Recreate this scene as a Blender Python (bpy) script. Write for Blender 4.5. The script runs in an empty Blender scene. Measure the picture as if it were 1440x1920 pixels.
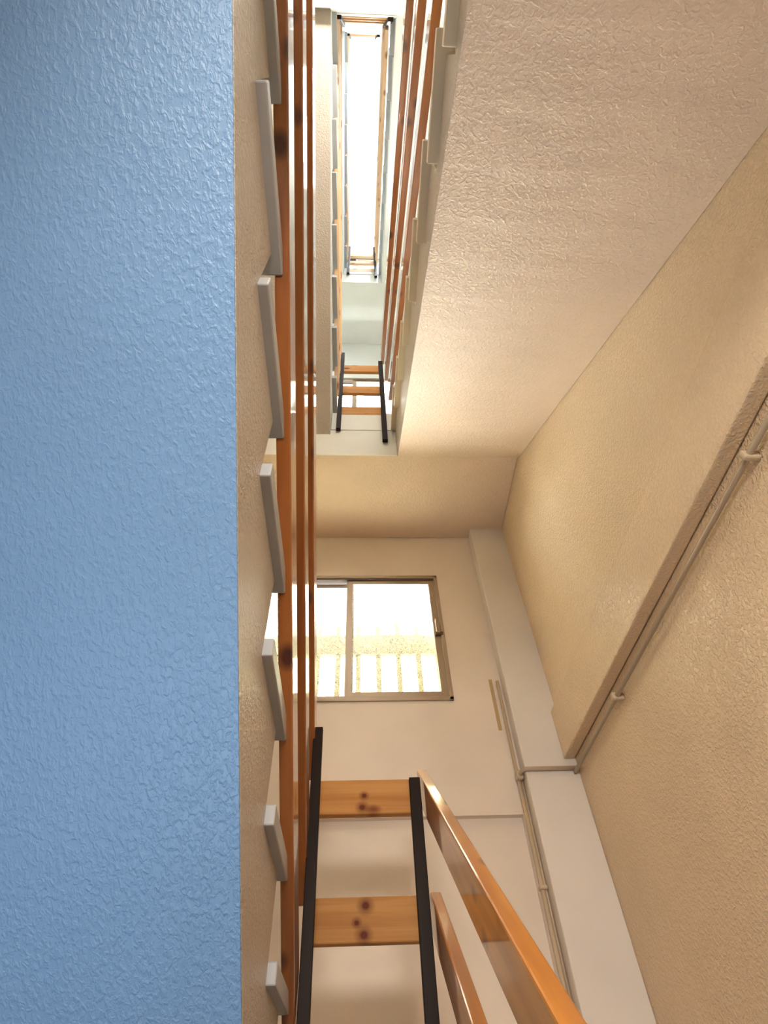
import bpy, bmesh, math, random
from mathutils import Vector, Matrix
random.seed(7)
C = bpy.context.scene.collection
OZ = 1.742                      # every height below is measured from the lens; the ground floor lies OZ under it

# ------------------------------------------------------------------ camera
cam = bpy.data.cameras.new('camera'); cam_ob = bpy.data.objects.new('camera', cam); C.objects.link(cam_ob)
cam.sensor_fit = 'VERTICAL'; cam.sensor_height = 36; cam.lens = 36 * 1022.58 / 1920; cam.clip_start = .01
yaw, pit, rol = math.radians(-4.0235), math.radians(50.2696), math.radians(-2.8566)
fwd = Vector((-math.sin(yaw) * math.cos(pit), math.cos(yaw) * math.cos(pit), math.sin(pit)))
rgt = Vector((math.cos(yaw), math.sin(yaw), 0)); up = rgt.cross(fwd)
r2 = rgt * math.cos(rol) + up * math.sin(rol); u2 = -rgt * math.sin(rol) + up * math.cos(rol)
cam_ob.matrix_world = Matrix(((r2.x, u2.x, -fwd.x, -.02584), (r2.y, u2.y, -fwd.y, -1.87275), (r2.z, u2.z, -fwd.z, OZ), (0, 0, 0, 1)))
bpy.context.scene.camera = cam_ob

# ------------------------------------------------------------------ sky, lights, exposure
w = bpy.data.worlds.new('overcast_sky'); bpy.context.scene.world = w; w.use_nodes = True
bg = w.node_tree.nodes['Background']; bg.inputs[0].default_value = (.93, .97, 1, 1); bg.inputs[1].default_value = 3.0
vs = bpy.context.scene.view_settings
vs.view_transform = 'Standard'; vs.look = 'None'; vs.gamma = 1; vs.use_curve_mapping = False; vs.exposure = 0.60

def area(name, loc, direction, sx, sy, power, col, spread=180):
    l = bpy.data.lights.new(name, 'AREA'); l.shape = 'RECTANGLE'; l.size = sx; l.size_y = sy
    l.energy = power; l.color = col; l.spread = math.radians(spread)
    o = bpy.data.objects.new(name, l); C.objects.link(o); o.location = (loc[0], loc[1], loc[2] + OZ)
    o.rotation_euler = Vector(direction).to_track_quat('-Z', 'Y').to_euler()
    return o
DAY = (.93, .98, 1); WARM = (1, .905, .80)
area('daylight_stair_window', (-.10, 1.42, 1.95), (0, -1, .30), 1.7, 1.3, 700, DAY)
area('daylight_upper_window', (-.10, 1.16, 5.0), (0, -1, .15), 1.5, 1.1, 850, DAY)
area('daylight_top_window', (-.10, 1.16, 9.2), (0, -1, .2), 1.5, 1.3, 90, DAY)
area('roof_fill', (.5, -.95, 11.1), (0, 0, -1), .9, 1.7, 190, DAY)  # unseen roof light added over the right flights to brighten the well
area('hall_warm_fill', (.05, -2.95, .86), (.28, 1, -.38), .7, .3, 11, WARM, 105)  # added warm fill in the hall, no fitting behind it
area('soffit_cool_fill', (-.58, -1.45, -1.3), (0, .0, 1), .5, .7, 3.3, (.56, .78, 1), 100)  # added cool fill under the left flight, aimed up at its soffit
area('landing_fill', (.10, -2.75, 4.2), (0, 1, .35), .3, .3, 20, WARM)  # added fill for the middle storey; no lamp hangs here
area('upper_landing_fill', (.30, -2.75, 7.4), (0, 1, .2), .3, .3, 16, DAY)  # added fill for the top storey, without a fitting

# ------------------------------------------------------------------ materials
def mat(name, base, rough=.5, spec=.5, metal=0.0, coat=0.0):
    m = bpy.data.materials.new(name); m.use_nodes = True; b = m.node_tree.nodes['Principled BSDF']
    b.inputs['Base Color'].default_value = (*base, 1); b.inputs['Roughness'].default_value = rough
    b.inputs['Specular IOR Level'].default_value = spec; b.inputs['Metallic'].default_value = metal
    b.inputs['Coat Weight'].default_value = coat; b.inputs['Coat Roughness'].default_value = .06
    return m
def N(m, t, **k):
    n = m.node_tree.nodes.new(t)
    for a, v in k.items(): setattr(n, a, v)
    return n
def link(m, a, b): m.node_tree.links.new(a, b)
def ramp(m, fac, stops, mode='LINEAR'):
    r = N(m, 'ShaderNodeValToRGB'); r.color_ramp.interpolation = mode
    while len(r.color_ramp.elements) < len(stops): r.color_ramp.elements.new(.5)
    for e, (p, c) in zip(r.color_ramp.elements, stops): e.position = p; e.color = (*c, 1)
    link(m, fac, r.inputs[0]); return r.outputs[0]
def plaster(name, col, rough=.42, scale=95, strength=.35, dist=.004, spec=.4, stretch=(1, 1, 1), var=.06):
    m = mat(name, col, rough, spec); b = m.node_tree.nodes['Principled BSDF']
    tc = N(m, 'ShaderNodeTexCoord'); mp = N(m, 'ShaderNodeMapping'); mp.inputs['Scale'].default_value = stretch
    link(m, tc.outputs['Object'], mp.inputs[0])
    n1 = N(m, 'ShaderNodeTexNoise'); n1.inputs['Scale'].default_value = scale; n1.inputs['Detail'].default_value = 3
    n1.inputs['Distortion'].default_value = .6; link(m, mp.outputs[0], n1.inputs['Vector'])
    h = ramp(m, n1.outputs[0], [(.42, (0, 0, 0)), (.68, (1, 1, 1))])
    bp = N(m, 'ShaderNodeBump'); bp.inputs['Strength'].default_value = strength; bp.inputs['Distance'].default_value = dist
    link(m, h, bp.inputs['Height']); link(m, bp.outputs[0], b.inputs['Normal'])
    n2 = N(m, 'ShaderNodeTexNoise'); n2.inputs['Scale'].default_value = 2.3; n2.inputs['Detail'].default_value = 4
    link(m, tc.outputs['Object'], n2.inputs['Vector'])
    c = ramp(m, n2.outputs[0], [(.3, tuple(x * (1 - var) for x in col)), (.7, tuple(min(1, x * (1 + var * .6)) for x in col))])
    link(m, c, b.inputs['Base Color'])
    return m
def wood(name, dark, light, knot, coat=.8, spots=()):
    m = mat(name, light, (.32 if coat > .5 else .55), (.5 if coat > .5 else .18), coat=coat)
    b = m.node_tree.nodes['Principled BSDF']
    tc = N(m, 'ShaderNodeTexCoord'); oi = N(m, 'ShaderNodeObjectInfo')
    add = N(m, 'ShaderNodeVectorMath', operation='ADD'); link(m, tc.outputs['Object'], add.inputs[0])
    sc = N(m, 'ShaderNodeVectorMath', operation='SCALE'); sc.inputs[0].default_value = (7.3, 3.1, 5.7)
    link(m, oi.outputs['Random'], sc.inputs['Scale']); link(m, sc.outputs[0], add.inputs[1])
    mp = N(m, 'ShaderNodeMapping'); mp.inputs['Scale'].default_value = (1.1, 14, 26); link(m, add.outputs[0], mp.inputs[0])
    n = N(m, 'ShaderNodeTexNoise'); n.inputs['Scale'].default_value = 1.6; n.inputs['Detail'].default_value = 5; n.inputs['Distortion'].default_value = .5
    link(m, mp.outputs[0], n.inputs['Vector'])
    c = ramp(m, n.outputs[0], [(.3, dark), (.62, light)])
    mk = N(m, 'ShaderNodeMapping'); mk.inputs['Scale'].default_value = (6.5, 9.5, 12); link(m, add.outputs[0], mk.inputs[0])
    v = N(m, 'ShaderNodeTexVoronoi'); v.inputs['Scale'].default_value = 1.0; link(m, mk.outputs[0], v.inputs['Vector'])
    k = ramp(m, v.outputs['Distance'], [(.10, (1, 1, 1)), (.17, (.55, .55, .55)), (.24, (0, 0, 0))])
    mx = N(m, 'ShaderNodeMix', data_type='RGBA'); link(m, k, mx.inputs[0]); link(m, c, mx.inputs[6]); mx.inputs[7].default_value = (*knot, 1)
    res = mx.outputs[2]
    for cx, cz, rr in spots:                      # single knots at measured places on the board
        d = N(m, 'ShaderNodeVectorMath', operation='SUBTRACT'); link(m, tc.outputs['Object'], d.inputs[0]); d.inputs[1].default_value = (cx, 0, cz)
        q = N(m, 'ShaderNodeVectorMath', operation='MULTIPLY'); link(m, d.outputs[0], q.inputs[0]); q.inputs[1].default_value = (1 / rr, 0, 1.1 / rr)
        ln = N(m, 'ShaderNodeVectorMath', operation='LENGTH'); link(m, q.outputs[0], ln.inputs[0])
        f = ramp(m, ln.outputs['Value'], [(.25, (1, 1, 1)), (.45, (.6, .6, .6)), (1, (0, 0, 0))])
        y = N(m, 'ShaderNodeMix', data_type='RGBA'); link(m, f, y.inputs[0]); link(m, res, y.inputs[6]); y.inputs[7].default_value = (*knot, 1)
        res = y.outputs[2]
    link(m, res, b.inputs['Base Color'])
    bp = N(m, 'ShaderNodeBump'); bp.inputs['Strength'].default_value = .06; bp.inputs['Distance'].default_value = .002
    link(m, n.outputs[0], bp.inputs['Height']); link(m, bp.outputs[0], b.inputs['Normal'])
    return m
CREAM = (.84, .66, .45)
M = dict(
    wall=plaster('cream_stipple_paint', CREAM, .27, 100, .62, spec=.6),
    wall_front=plaster('pale_smooth_paint', (.89, .80, .71), .5, 60, .05),
    pilaster=plaster('pale_grey_paint', (.83, .79, .75), .5, 60, .05),
    soffit=plaster('cream_soffit_paint', (.81, .64, .51), .42, 85, .4),
    blue=plaster('soffit_cool_daylight_tint', (.25, .42, .66), .42, 115, .36, stretch=(1.2, .5, 1)),  # cool daylight on the near left soffit, put into its colour
    side=plaster('cream_stringer_paint', (.60, .53, .45), .36, 110, .5),
    white=plaster('upper_daylight_white', (.87, .89, .87), .5, 60, .12),  # daylight glare of the upper storeys put into a whiter colour
    band=plaster('white_edge_paint', (.86, .84, .76), .4, 60, .1),
    tread=plaster('grey_marble', (.50, .52, .55), .35, 30, .03, var=.18),
    tread_warm=plaster('beige_marble', (.68, .58, .42), .35, 30, .03, var=.1),
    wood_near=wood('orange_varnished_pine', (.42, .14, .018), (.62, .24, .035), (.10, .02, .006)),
    wood=wood('varnished_pine', (.27, .075, .012), (.42, .14, .028), (.08, .015, .005)),
    wood_pale=wood('varnished_pine_pale', (.47, .20, .055), (.62, .31, .10), (.13, .03, .01), 0),
    knots_a=wood('knotty_pine_upper', (.47, .20, .055), (.62, .31, .10), (.16, .035, .01), 0, ((-.008, -.052, .020), (-.014, -.088, .026))),
    knots_b=wood('knotty_pine_lower', (.40, .17, .045), (.55, .27, .085), (.13, .025, .008), 0, ((-.005, -.022, .030), (-.030, -.062, .018), (-.010, -.090, .030))),
    wood_haze=wood('haze_lightened_pine', (.70, .40, .20), (.85, .58, .36), (.4, .16, .06), 0),  # pine lightened to carry the glare and haze of the upper well
    metal=mat('dark_brown_metal', (.018, .009, .006), .5, .15),
    alu=mat('beige_aluminium', (.40, .32, .24), .4, .5, .35),
    alu_dark=mat('brown_rubber_seal', (.10, .065, .045), .6),
    ochre=mat('flat_ochre', (.56, .40, .21), .6, .3),
    pipe=mat('cream_plastic', (.62, .50, .36), .38, .5),
    pipe_grey=mat('painted_conduit', (.52, .43, .32), .36, .5),
    outside=plaster('cream_outdoor_paint', (.85, .80, .58), .7, 30, .3),
)
def glass_mat():
    m = bpy.data.materials.new('hammered_frosted_glass'); m.use_nodes = True; nt = m.node_tree; nt.nodes.clear()
    out = N(m, 'ShaderNodeOutputMaterial'); tr = N(m, 'ShaderNodeBsdfTransparent')
    tl = N(m, 'ShaderNodeBsdfTranslucent'); tl.inputs[0].default_value = (.9, .9, .85, 1)
    gl = N(m, 'ShaderNodeBsdfGlossy'); gl.inputs['Roughness'].default_value = .12
    tc = N(m, 'ShaderNodeTexCoord'); n = N(m, 'ShaderNodeTexNoise'); n.inputs['Scale'].default_value = 62; n.inputs['Detail'].default_value = 1.5; n.inputs['Distortion'].default_value = 1.4
    link(m, tc.outputs['Object'], n.inputs['Vector'])
    bp = N(m, 'ShaderNodeBump'); bp.inputs['Strength'].default_value = .8; bp.inputs['Distance'].default_value = .004
    link(m, n.outputs[0], bp.inputs['Height']); link(m, bp.outputs[0], gl.inputs['Normal'])
    # the hammered relief: thin veins let less light through
    f = ramp(m, n.outputs[0], [(.455, (.97, .97, .93)), (.485, (.13, .115, .08)), (.515, (.97, .97, .93)), (.60, (.97, .97, .93)), (.63, (.25, .23, .17)), (.66, (.97, .97, .93))])
    link(m, f, tr.inputs[0])
    mx = N(m, 'ShaderNodeMixShader'); mx.inputs[0].default_value = .03; link(m, tr.outputs[0], mx.inputs[1]); link(m, tl.outputs[0], mx.inputs[2])
    m2 = N(m, 'ShaderNodeMixShader'); m2.inputs[0].default_value = .05; link(m, mx.outputs[0], m2.inputs[1]); link(m, gl.outputs[0], m2.inputs[2])
    link(m, m2.outputs[0], out.inputs[0]); return m
def panel_mat(name, tcol):
    m = bpy.data.materials.new(name); m.use_nodes = True; nt = m.node_tree; nt.nodes.clear()
    out = N(m, 'ShaderNodeOutputMaterial'); tl = N(m, 'ShaderNodeBsdfTranslucent'); tl.inputs[0].default_value = (*tcol, 1)
    df = N(m, 'ShaderNodeBsdfDiffuse'); df.inputs[0].default_value = (.8, .76, .6, 1)
    mx = N(m, 'ShaderNodeMixShader'); mx.inputs[0].default_value = .4; link(m, tl.outputs[0], mx.inputs[1]); link(m, df.outputs[0], mx.inputs[2])
    link(m, mx.outputs[0], out.inputs[0]); return m
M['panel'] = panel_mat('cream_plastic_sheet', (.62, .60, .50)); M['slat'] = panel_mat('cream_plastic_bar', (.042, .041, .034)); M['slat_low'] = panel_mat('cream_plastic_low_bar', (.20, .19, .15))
M['glass'] = glass_mat()

# ------------------------------------------------------------------ helpers
def obj(name, bm, m, parent=None, bevel=0):
    bmesh.ops.recalc_face_normals(bm, faces=bm.faces)
    me = bpy.data.meshes.new(name); bm.to_mesh(me); bm.free(); me.materials.append(m)
    o = bpy.data.objects.new(name, me); C.objects.link(o)
    if parent: o.parent = parent
    if bevel:
        b = o.modifiers.new('bevel', 'BEVEL'); b.width = bevel; b.segments = 2; b.limit_method = 'ANGLE'
    return o
def box(bm, x0, x1, y0, y1, z0, z1, loc=(0, 0, 0)):
    vs = [bm.verts.new((x - loc[0], y - loc[1], z - loc[2])) for z in (z0, z1) for y in (y0, y1) for x in (x0, x1)]
    for f in ((0, 1, 3, 2), (4, 6, 7, 5), (0, 4, 5, 1), (2, 3, 7, 6), (0, 2, 6, 4), (1, 5, 7, 3)): bm.faces.new([vs[i] for i in f])
    return bm
def bx(name, x0, x1, y0, y1, z0, z1, m, parent=None, bevel=0):
    """box given in room coordinates (z from the lens); parented boxes are relative to the parent's place"""
    c = ((x0 + x1) / 2, (y0 + y1) / 2, (z0 + z1) / 2)
    bm = box(bmesh.new(), x0, x1, y0, y1, z0, z1, c)
    o = obj(name, bm, m, parent, bevel)
    pl = Vector((0, 0, -OZ)) if not parent else Vector(parent['base'])
    o.location = Vector(c) - pl
    return o
def tag(o, label=None, cat=None, group=None, kind=None):
    for k, v in (('label', label), ('category', cat), ('group', group), ('kind', kind)):
        if v: o[k] = v
    return o
def thing(name, base, label=None, cat=None, group=None, kind=None):
    o = bpy.data.objects.new(name, None); C.objects.link(o); o.empty_display_size = .1
    o['base'] = base; o.location = (base[0], base[1], base[2] + OZ)
    groups = {'stair_flight': 'stair flights on both sides of the well', 'stair_landing': 'landings between the flights', 'flight_railing': 'sloping board railings of the flights',
              'end_railing': 'level board railings across the well ends', 'conduit_pipe': 'cream conduits on the walls', 'outdoor_lattice': 'lattices outside the stair windows'}
    return tag(o, label, cat, group or (groups.get(name) if label else None), kind)
def prism(name, polyA, polyB, xa, xb, m, parent, bevel=0):
    """solid between outline A at x=xa and outline B at x=xb (same number of (y,z) points)"""
    bm = bmesh.new(); b = parent['base']
    A = [bm.verts.new((xa - b[0], y - b[1], z - b[2])) for y, z in polyA]
    B = [bm.verts.new((xb - b[0], y - b[1], z - b[2])) for y, z in polyB]
    bm.faces.new(A); bm.faces.new(B)
    for i in range(len(A)):
        j = (i + 1) % len(A); bm.faces.new((A[i], A[j], B[j], B[i]))
    return obj(name, bm, m, parent, bevel)
def board(name, x0, x1, ya, za, yb, zb, h, m, parent, bevel=.004):
    """board with upright faces whose top edge runs from (ya,za) to (yb,zb); h is its depth across the grain"""
    L = math.hypot(yb - ya, zb - za); a = math.atan2(zb - za, yb - ya)
    bm = bmesh.new(); t = x1 - x0
    box(bm, -L / 2, L / 2, -t / 2, t / 2, -h, 0)
    o = obj(name, bm, m, parent, bevel); b = Vector(parent['base'])
    X = Vector((0, math.cos(a), math.sin(a))); Z = Vector((0, -math.sin(a), math.cos(a)))
    if Z.z < 0: Z = -Z
    Y = Z.cross(X)
    mw = Matrix(((X.x, Y.x, Z.x, 0), (X.y, Y.y, Z.y, 0), (X.z, Y.z, Z.z, 0), (0, 0, 0, 1)))
    o.matrix_local = Matrix.Translation(Vector(((x0 + x1) / 2, (ya + yb) / 2, (za + zb) / 2)) - b) @ mw
    return o
def tube(name, pts, r, m, parent, seg=14):
    b = Vector(parent['base']); bm = bmesh.new(); rings = []
    pts = [Vector(p) - b for p in pts]
    for i, p in enumerate(pts):
        d = ((pts[min(i + 1, len(pts) - 1)] - p).normalized() + (p - pts[max(i - 1, 0)]).normalized()).normalized()
        s = d.cross(Vector((.3, .2, .93))).normalized(); t = d.cross(s)
        rings.append([bm.verts.new(p + (s * math.cos(q) + t * math.sin(q)) * r) for q in (2 * math.pi * k / seg for k in range(seg))])
    for A, B in zip(rings, rings[1:]):
        for k in range(seg): bm.faces.new((A[k], A[(k + 1) % seg], B[(k + 1) % seg], B[k]))
    bm.faces.new(rings[0]); bm.faces.new(rings[-1])
    for f in bm.faces: f.smooth = len(f.verts) == 4
    return obj(name, bm, m, parent)

T, R = .27, .18638
NR = 9 * R                       # half a storey
H = [-.065 + 2 * NR * i for i in range(3)]        # tops of the half landings
F = [-.065 + NR * (2 * i - 1) for i in range(4)]  # ground and floor landings
XL, XR = -.960, .960
WL, WR = -.215, .207             # the faces of the stair well
LY = 2.106; D = .684; SL = .49
TOPZ = 10.75

# ------------------------------------------------------------------ setting
def st(o): o['kind'] = 'structure'; return o
st(bx('floor', -1.3, 1.3, -3.5, 1.0, -OZ - .2, -OZ, M['tread']))
st(bx('wall_left', XL - .25, XL, -3.5, D + .3, -OZ, 3.2, M['wall']))
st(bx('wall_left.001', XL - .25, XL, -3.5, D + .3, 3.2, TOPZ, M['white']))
# right wall: the lower part is set back, a beam runs along it, the wall above stands a little proud
st(bx('wall_right', .985, 1.25, -3.5, D + .3, -OZ, 1.30, M['wall']))
uw = st(bx('wall_right.001', .957, 1.25, -3.5, D + .3, 1.30, 3.2, M['wall']))
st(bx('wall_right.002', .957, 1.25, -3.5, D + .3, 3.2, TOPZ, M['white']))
beam = thing('wall_beam', (.945, -1.4, 1.19), 'long cream plaster beam running level along the right wall above a conduit', 'beam')
prism('beam_body', [(-3.3, 1.19), (.60, 1.19), (.60, 1.43), (-3.3, 1.43)], [(-3.3, 1.19), (.60, 1.19), (.60, 1.43), (-3.3, 1.43)], .928, .98, M['wall'], beam, .006)
st(bx('wall_back', XL, 1.0, -3.45, -3.2, -OZ, 3.2, M['wall']))
st(bx('wall_back.001', XL, 1.0, -3.45, -3.2, 3.2, TOPZ, M['white']))

# front wall with its three window openings, lower part set back under a ledge
W = [(-.64, .47, 1.545, 2.432), (-.64, .47, 4.38, 5.25), (-.64, .47, 8.5, 9.7)]
def front_wall(name, zb, zt, wins, m):
    bm = bmesh.new(); y0, y1 = D, D + .22
    zs = [zb] + [v for a in wins for v in a[2:]] + [zt]
    for a, b in zip(zs[0::2], zs[1::2]): box(bm, XL, .985, y0, y1, a, b)
    for x0, x1, z0, z1 in wins:
        box(bm, XL, x0, y0, y1, z0, z1); box(bm, x1, .985, y0, y1, z0, z1)
    o = obj(name, bm, m); o.location.z = OZ; return st(o)
front_wall('wall_front', .985, 3.2, W[:1], M['wall_front'])
front_wall('wall_front.002', 3.2, TOPZ, W[1:], M['white'])
bm = bmesh.new(); box(bm, XL, .985, D + .036, D + .22, -OZ, .985); box(bm, .706, .76, D, D + .036, -OZ, .985)
o = obj('wall_front.001', bm, M['wall_front']); o.location.z = OZ; st(o)
# square pilaster in the corner
pil = st(bx('trim_1', .736, .985, .600, D + .05, -OZ, TOPZ, M['pilaster'], bevel=.006))
st(bx('ceiling', XL, .30, -3.3, D + .1, TOPZ, TOPZ + .2, M['white']))
st(bx('ceiling.001', .30, 1.2, -3.3, -1.75, TOPZ, TOPZ + .2, M['white']))
st(bx('ceiling.002', .30, 1.2, -.15, D + .1, TOPZ, TOPZ + .2, M['white']))

# windows: two sliding sashes of hammered glass in an aluminium frame
def bar(parent, name, x0, x1, z0, z1, y0, y1, m=None, bevel=.004): return bx(name, x0, x1, y0, y1, z0, z1, m or M['alu'], parent, bevel)
def sash(win, x0, x1, z0, z1, yc, fw, rounded=None):
    s = thing('window_sash', ((x0 + x1) / 2, yc, z0)); s.parent = win; s.location = Vector(s['base']) - Vector(win['base'])
    d = .011
    bm = bmesh.new(); b = s['base']
    box(bm, x0, x0 + fw, yc - d, yc + d, z0, z1, b); box(bm, x1 - fw, x1, yc - d, yc + d, z0, z1, b)
    box(bm, x0 + fw, x1 - fw, yc - d, yc + d, z1 - fw, z1, b); box(bm, x0 + fw, x1 - fw, yc - d, yc + d, z0, z0 + fw, b)
    obj('sash_frame', bm, M['alu'], s)
    bx('pane', x0 + fw * .8, x1 - fw * .8, yc - .002, yc + .002, z0 + fw * .8, z1 - fw * .8, M['glass'], s)
    return s
for i, (x0, x1, z0, z1) in enumerate(W):
    win = thing('window_%d' % (i + 1), (0, D, z0), kind='structure')
    bm = bmesh.new(); b = win['base']; f = .022; ya, yb = D - .012, D + .06
    box(bm, x0, x0 + f, ya, yb, z0, z1, b); box(bm, x1 - f, x1, ya, yb, z0, z1, b)
    box(bm, x0, x1, ya, yb, z1 - f, z1, b); box(bm, x0, x1, ya, yb, z0, z0 + f, b)
    obj('window_frame', bm, M['alu'], win, .003)
    bx('top_track', x0 + f, x1 - f, ya + .004, yb - .02, z1 - f - .012, z1 - f, M['alu_dark'], win)
    sash(win, x0 + f, -.058, z0 + f, z1 - f - .018, D + .040, .03)
    sash(win, -.102, x1 - f, z0 + f, z1 - f - .004, D + .014, .036)
    h = bx('window_handle', x1 - f - .026, x1 - f - .004, D - .03, D + .003, (z0 + z1) / 2 - .02, (z0 + z1) / 2 + .08, M['alu'], win, .004)
    bx('window_latch', x1 - f - .032, x1 - f + .012, D - .022, D + .003, (z0 + z1) / 2 - .028, (z0 + z1) / 2 - .012, M['alu_dark'], win, .002)
    # the cream lattice outside
    g = thing('outdoor_lattice', (0, 1.0, z0 - .05), ['cream lattice of upright bars outside the lowest, frosted stair window',
        'cream lattice outside the small bright window seen between the railing boards in the well', 'cream lattice outside the topmost stair window'][i], 'lattice')
    y = 1.0; zc = z0 + .575
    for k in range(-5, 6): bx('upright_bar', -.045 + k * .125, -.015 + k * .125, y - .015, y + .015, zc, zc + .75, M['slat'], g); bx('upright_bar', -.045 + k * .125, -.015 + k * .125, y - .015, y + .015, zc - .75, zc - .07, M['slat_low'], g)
    bx('cross_bar', -.85, .75, y - .02, y + .016, zc - .066, zc + .077, M['slat'], g)
    bx('cross_bar', -.85, .75, y - .02, y + .016, zc + .48, zc + .66, M['slat'], g)
    bx('sheet', -.85, .75, y + .02, y + .026, zc - .75, zc - .06, M['panel'], g)
    for xx in (-.80, .66): bx('bracket', xx, xx + .04, D + .222, y, zc - .74, zc - .70, M['outside'], g)

# ------------------------------------------------------------------ landings
def landing(top, y0, y1, label, white=False, thick=SL):
    edge_y = y0 if y0 >= 0 else y1
    t = thing('stair_landing', (0, (y0 + y1) / 2, top - thick), label, 'landing')
    bx('landing_slab', XL + .003, .954, y0 + (0 if y0 >= 0 else .003), y1 - (.003 if y0 >= 0 else 0), top - thick, top, M['white'] if white else M['soffit'], t)
    # proud white tile band round the head of the well
    s = -1 if y0 >= 0 else 1
    a, b = sorted((edge_y, edge_y + s * .012))
    bx('edge_band', WL + .002, WR - .002, a, b, top - .205, top + .012, M['band'], t, .003)
    a, b = sorted((edge_y, edge_y + s * .006))
    bx('edge_face', (XL + .003 if y0 >= 0 else WL + .002), WR - .002, a, b, top - thick, top - .205, M['band'], t)
    return t
landing(H[0], 0, D, 'lower half landing under the lowest window, at the foot of the end railing')
landing(H[1], 0, D, 'half landing with pinkish cream soffit above the lowest window')
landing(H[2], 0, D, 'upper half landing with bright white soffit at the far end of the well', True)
landing(F[1], -3.2, -LY, 'first floor landing behind the camera, at the head of the blue flight')
landing(F[2], -3.2, -LY, 'second floor landing across the near end of the well', True)
landing(F[3], -3.2, -LY, 'topmost floor landing at the near end of the well', True)

# ------------------------------------------------------------------ flights
def treads(root, items, x0, x1, mt='tread'):
    for yb, yf, zu in items:
        bx('tread', x0, x1, min(yb, yf), max(yb, yf), zu, zu + .038, M[mt], root, .003)
def flight_up(dz, label, m_soff, m_side, mt='tread'):            # climbs towards the windows, on the right of the well
    z0 = dz
    root = thing('stair_flight', (.58, -1.06, 1.3 + z0), label, 'stairs')
    top = [(0, 3.070 + z0)]
    for k in range(8):
        z = 3.070 - k * R + z0; top.append((-k * T, z)); top.append((-(k + 1) * T if k < 7 else -LY, z))
    top = top[1:]
    lo = max
    def sof(edge, n=14):
        ye, ze = 0, 2.793
        a = (-LY, 2.793 - .590 * LY if edge else 2.793 - .656 * (LY + .08))
        return [(a[0] + (ye - a[0]) * i / n, max(-OZ, a[1] + (ze - a[1]) * i / n + z0)) for i in range(n + 1)]
    zf = sof(True)
    prism('flight_body', top + sof(True), top + sof(False), WR, .955, m_side, root)
    # thin skin of plaster under the flight
    e, q = sof(True), sof(False); bm = bmesh.new(); b = root['base']; rows = []
    for (ye, ze), (yq, zq) in zip(e, q):
        rows.append([bm.verts.new((x - b[0], y - b[1], z - b[2])) for x, y, z in ((WR + .001, ye, ze - .003), (.955, yq, zq - .003), (.955, yq, zq + .001), (WR + .001, ye, ze + .001))])
    for A, B in zip(rows, rows[1:]):
        for i in range(4): bm.faces.new((A[i], A[(i + 1) % 4], B[(i + 1) % 4], B[i]))
    bm.faces.new(rows[0]); bm.faces.new(rows[-1])
    obj('flight_soffit', bm, m_soff, root)
    treads(root, [(-k * T - .0134, -k * T - .0134 - .312, 3.070 - k * R + z0) for k in range(8)], .1765, .955, mt)
    return root
def flight_back(dz, label, m_soff, m_side, WL=WL, sz=(1.10, -1.933), sl=.735):          # climbs back over the camera, on the left of the well
    z0 = dz
    root = thing('stair_flight', (-.58, -1.06, .0 + z0), label, 'stairs')
    pts = [(.05, -.065 + z0)]; y = .05
    for j in range(8):
        z = .0459 + j * R + z0; y = .05 - j * T
        pts.append((y, z)); pts.append((y - T if j < 7 else -LY, z))
    so = [(-LY, sz[0] - sl * (-LY - sz[1]) + z0), (0, sz[0] + sl * sz[1] + z0), (0, -.065 + z0)]
    prism('flight_body', pts + so, pts + so, WL, XL, m_side, root)
    a, c = so[0], so[1]; bm = bmesh.new(); b = root['base']; vs_ = []
    for off in (0, -.004):
        vs_.append([bm.verts.new((x - b[0], y - b[1], z - b[2] + off)) for x, (y, z) in ((WL - .001, a), (WL - .001, c), (XL, c), (XL, a))])
    bm.faces.new(vs_[0]); bm.faces.new(vs_[1])
    for i in range(4): bm.faces.new((vs_[0][i], vs_[0][(i + 1) % 4], vs_[1][(i + 1) % 4], vs_[1][i]))
    obj('flight_soffit', bm, m_soff, root)
    treads(root, [(.0914 - j * T - .312, .0914 - j * T, .0459 + j * R + z0) for j in range(8)], XL + .001, -.1838)
    return root
S2 = 2 * NR
flight_up(-S2, 'lowest stair flight, beside the near orange handrail on the right', M['soffit'], M['side'])
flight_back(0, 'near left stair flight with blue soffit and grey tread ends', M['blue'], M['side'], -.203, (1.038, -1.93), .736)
flight_up(0, 'right stair flight with tan soffit meeting the right wall', M['soffit'], M['side'], 'tread_warm')
flight_back(S2, 'second left stair flight, its beige soffit a narrow strip beside the bright well', M['side'], M['white'])
flight_up(S2, 'upper right stair flight showing white behind the brown rails', M['white'], M['white'])
flight_back(2 * S2, 'topmost left stair flight, seen only through the bright well', M['white'], M['white'])

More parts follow.
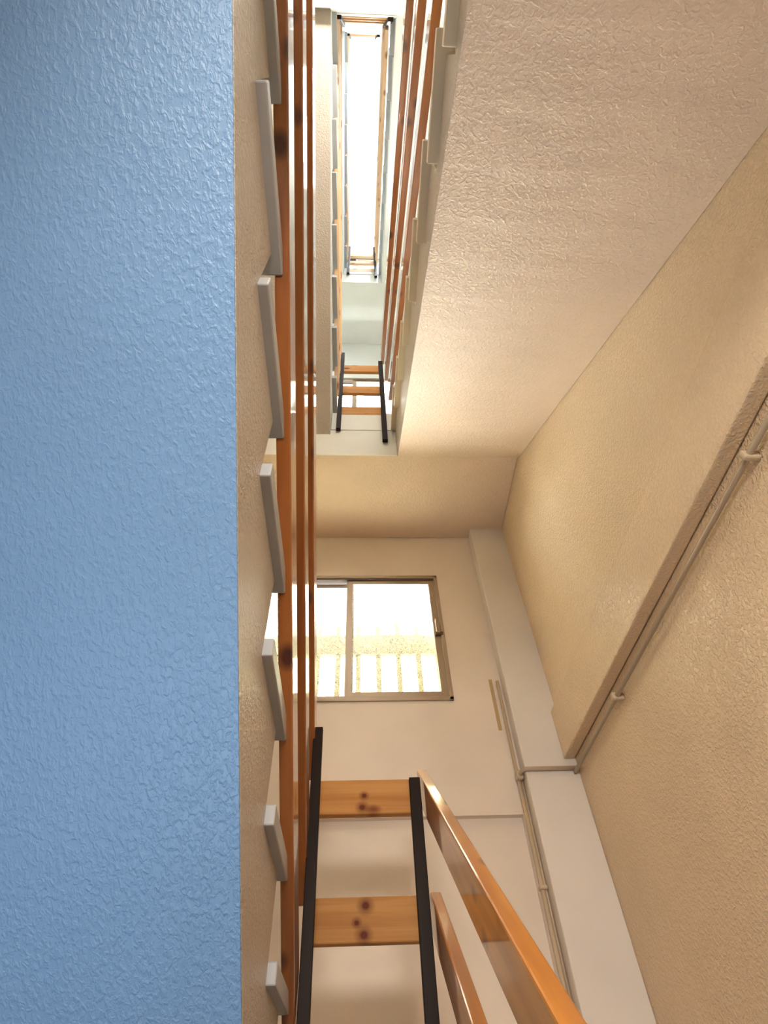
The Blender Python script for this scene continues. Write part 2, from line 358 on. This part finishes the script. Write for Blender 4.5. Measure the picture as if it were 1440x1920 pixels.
# ------------------------------------------------------------------ railings
def rail_up(dz, label, x0, x1, top0, ends, group=None, wm='wood', pz=(), lean=False):
    t = thing('flight_railing', ((x0 + x1) / 2, -1.0, top0 - 1.7 + dz), label, 'railing')
    for i, (off, y1) in enumerate(zip((0, .335, .67), ends)):
        z = lambda y: top0 + dz - off + y * .69
        o_ = (0, .02, .038)[i] if lean else 0
        board('handrail' if i == 0 else 'rail_board', x0 + o_, x1 + o_, -LY, z(-LY), y1, z(y1), .096, M[wm], t)
    for y in pz:
        bx('post', x0 - .008, x0, y - .018, y + .018, top0 + dz + y * .69 - 1.0, top0 + dz + y * .69 - .03, M['metal'], t, .002)
    return t
def rail_back(dz, label, x0, x1, top0, ends, wm='wood', pz=()):
    t = thing('flight_railing', ((x0 + x1) / 2, -1.0, top0 - .3 + dz), label, 'railing')
    for i, (off, y1) in enumerate(zip((0, .35, .70), ends)):
        z = lambda y: top0 + dz - off - y * .69
        board('handrail' if i == 0 else 'rail_board', x0, x1, -LY, z(-LY), y1, z(y1), .096, M[wm], t)
    for y in pz:
        bx('post', x1, x1 + .008, y - .018, y + .018, top0 + dz - y * .69 - 1.0, top0 + dz - y * .69 - .03, M['metal'], t, .002)
    return t
rail_up(0, 'near orange pine stair railing rising from the lower right corner', .185, .217, .85, (.10, .0, -.02), wm='wood_near')
rail_back(0, 'brown pine railing of the near left flight, three long boards beside the grey tread ends', -.201, -.170, .93, (.03, .03, .03))
rail_up(S2, 'brown pine railing of the right flight, three boards overhead', .142, .172, .98, (.02, .0, -.02), lean=True)
rail_back(S2, 'second left railing, thin orange strips at the left side of the bright well', -.205, -.175, .90, (.0, .0, .0), 'wood_haze')
rail_up(2 * S2, 'upper right railing, thin pale strips at the right side of the bright well', .150, .180, .98, (.02, .0, -.02), wm='wood_haze')
rail_back(2 * S2, 'topmost left railing, faint strips framing the innermost opening', -.205, -.175, .90, (.0, .0, .0), 'wood_haze')

def end_rail(z_tops, xa, xb, y0, y1, label, postL, postR, wm):
    t = thing('end_railing', ((xa + xb) / 2, (y0 + y1) / 2, z_tops[-1] - .2), label, 'railing')
    for i, z in enumerate(z_tops):
        L = xb - xa; bm = bmesh.new(); box(bm, -L / 2, L / 2, -(y1 - y0) / 2, (y1 - y0) / 2, -.108, 0)
        o = obj('rail_board', bm, M[('knots_a', 'knots_b', 'wood_pale')[i] if z_tops[0] < 1 else wm], t, .004); o.location = Vector(((xa + xb) / 2, (y0 + y1) / 2, z)) - Vector(t['base'])
    for x0, x1, za, zb in (postL, postR):
        s = -1 if y0 > -1 else 1
        ya, yb = (y0 - .012, y0) if s < 0 else (y1, y1 + .012)
        o = bx('post', x0, x1, ya - (.012 if s < 0 else 0), yb + (.012 if s > 0 else 0), za, zb, M['metal'], t, .002)
        if (x0, x1) == postL[:2] and zb < 2:          # the near left post leans a little and is bolted inside the flight's boards
            o.location.y -= .10; o.rotation_euler.y = -.012
    return t
end_rail((.833, .502, .17), -.166, .168, -.020, .012, 'pine end railing between two dark posts under the lowest window', (-.169, -.138, -.30, .955), (.142, .178, -.30, .828), 'wood_pale')
end_rail((4.055, 3.70, 3.385), -.165, .140, -.014, .012, 'end railing of orange boards at the foot of the bright well opening', (-.180, -.150, 3.06, 4.24), (.117, .151, 2.93, 4.09), 'wood_pale')
end_rail((7.26, 6.95, 6.64), -.165, .14, -.014, .012, 'small pale end railing of three boards deep in the well, below the ceiling', (-.180, -.150, 6.4, 7.5), (.130, .160, 6.3, 7.5), 'wood_haze')
end_rail((F[2] + .95, F[2] + .62, F[2] + .28), -.17, .16, -LY - .02, -LY + .01, 'end railing at the near end of the well, dark corner posts against bright boards', (-.195, -.160, F[2] - .1, F[2] + 1.05), (.150, .185, F[2] - .1, F[2] + 1.05), 'wood_pale')
end_rail((F[3] + .95, F[3] + .62, F[3] + .28), -.17, .16, -LY - .02, -LY + .01, 'smallest end railing at the near end of the well, right under the top ceiling', (-.195, -.160, F[3] - .1, F[3] + 1.05), (.150, .185, F[3] - .1, F[3] + 1.05), 'wood_pale')

# ------------------------------------------------------------------ conduits
p = thing('conduit_pipe', (.948, -1.2, 1.10), 'long cream conduit with clamps running under the beam on the right wall', 'pipe')
tube('pipe', [(.958, -3.1, 1.123), (.958, .585, 1.125)], .0085, M['pipe_grey'], p)
for y in (-2.25, -1.13, -.03):
    c = bx('pipe_clamp', .940, .985, y - .009, y + .009, 1.110, 1.140, M['pipe'], p, .006)
p = thing('conduit_pipe', (.715, .665, -1.0), 'thin cream conduit climbing the window wall beside the corner pilaster', 'pipe')
tube('pipe', [(.713, .664, -OZ), (.713, .664, 1.645)], .0085, M['pipe'], p)
tube('pipe', [(.728, .670, .2), (.728, .670, 1.13)], .006, M['pipe'], p)
bx('ochre_strip', .673, .690, D - .004, D, 1.38, 1.667, M['ochre'], p)  # thin flat ochre strip on the wall beside the conduit top
for z in (.70, -.6): bx('pipe_clamp', .700, .732, .648, D, z - .008, z + .008, M['pipe'], p, .004)
p = thing('conduit_pipe', (.85, .588, 1.14), 'short level conduit crossing the face of the corner pilaster', 'pipe')
tube('pipe', [(.715, .655, 1.135), (.717, .625, 1.138), (.722, .600, 1.140), (.735, .589, 1.142), (.76, .588, 1.142), (.974, .588, 1.142)], .009, M['pipe_grey'], p)
bx('elbow_joint', .700, .732, .628, .672, 1.118, 1.160, M['pipe_grey'], p, .008)
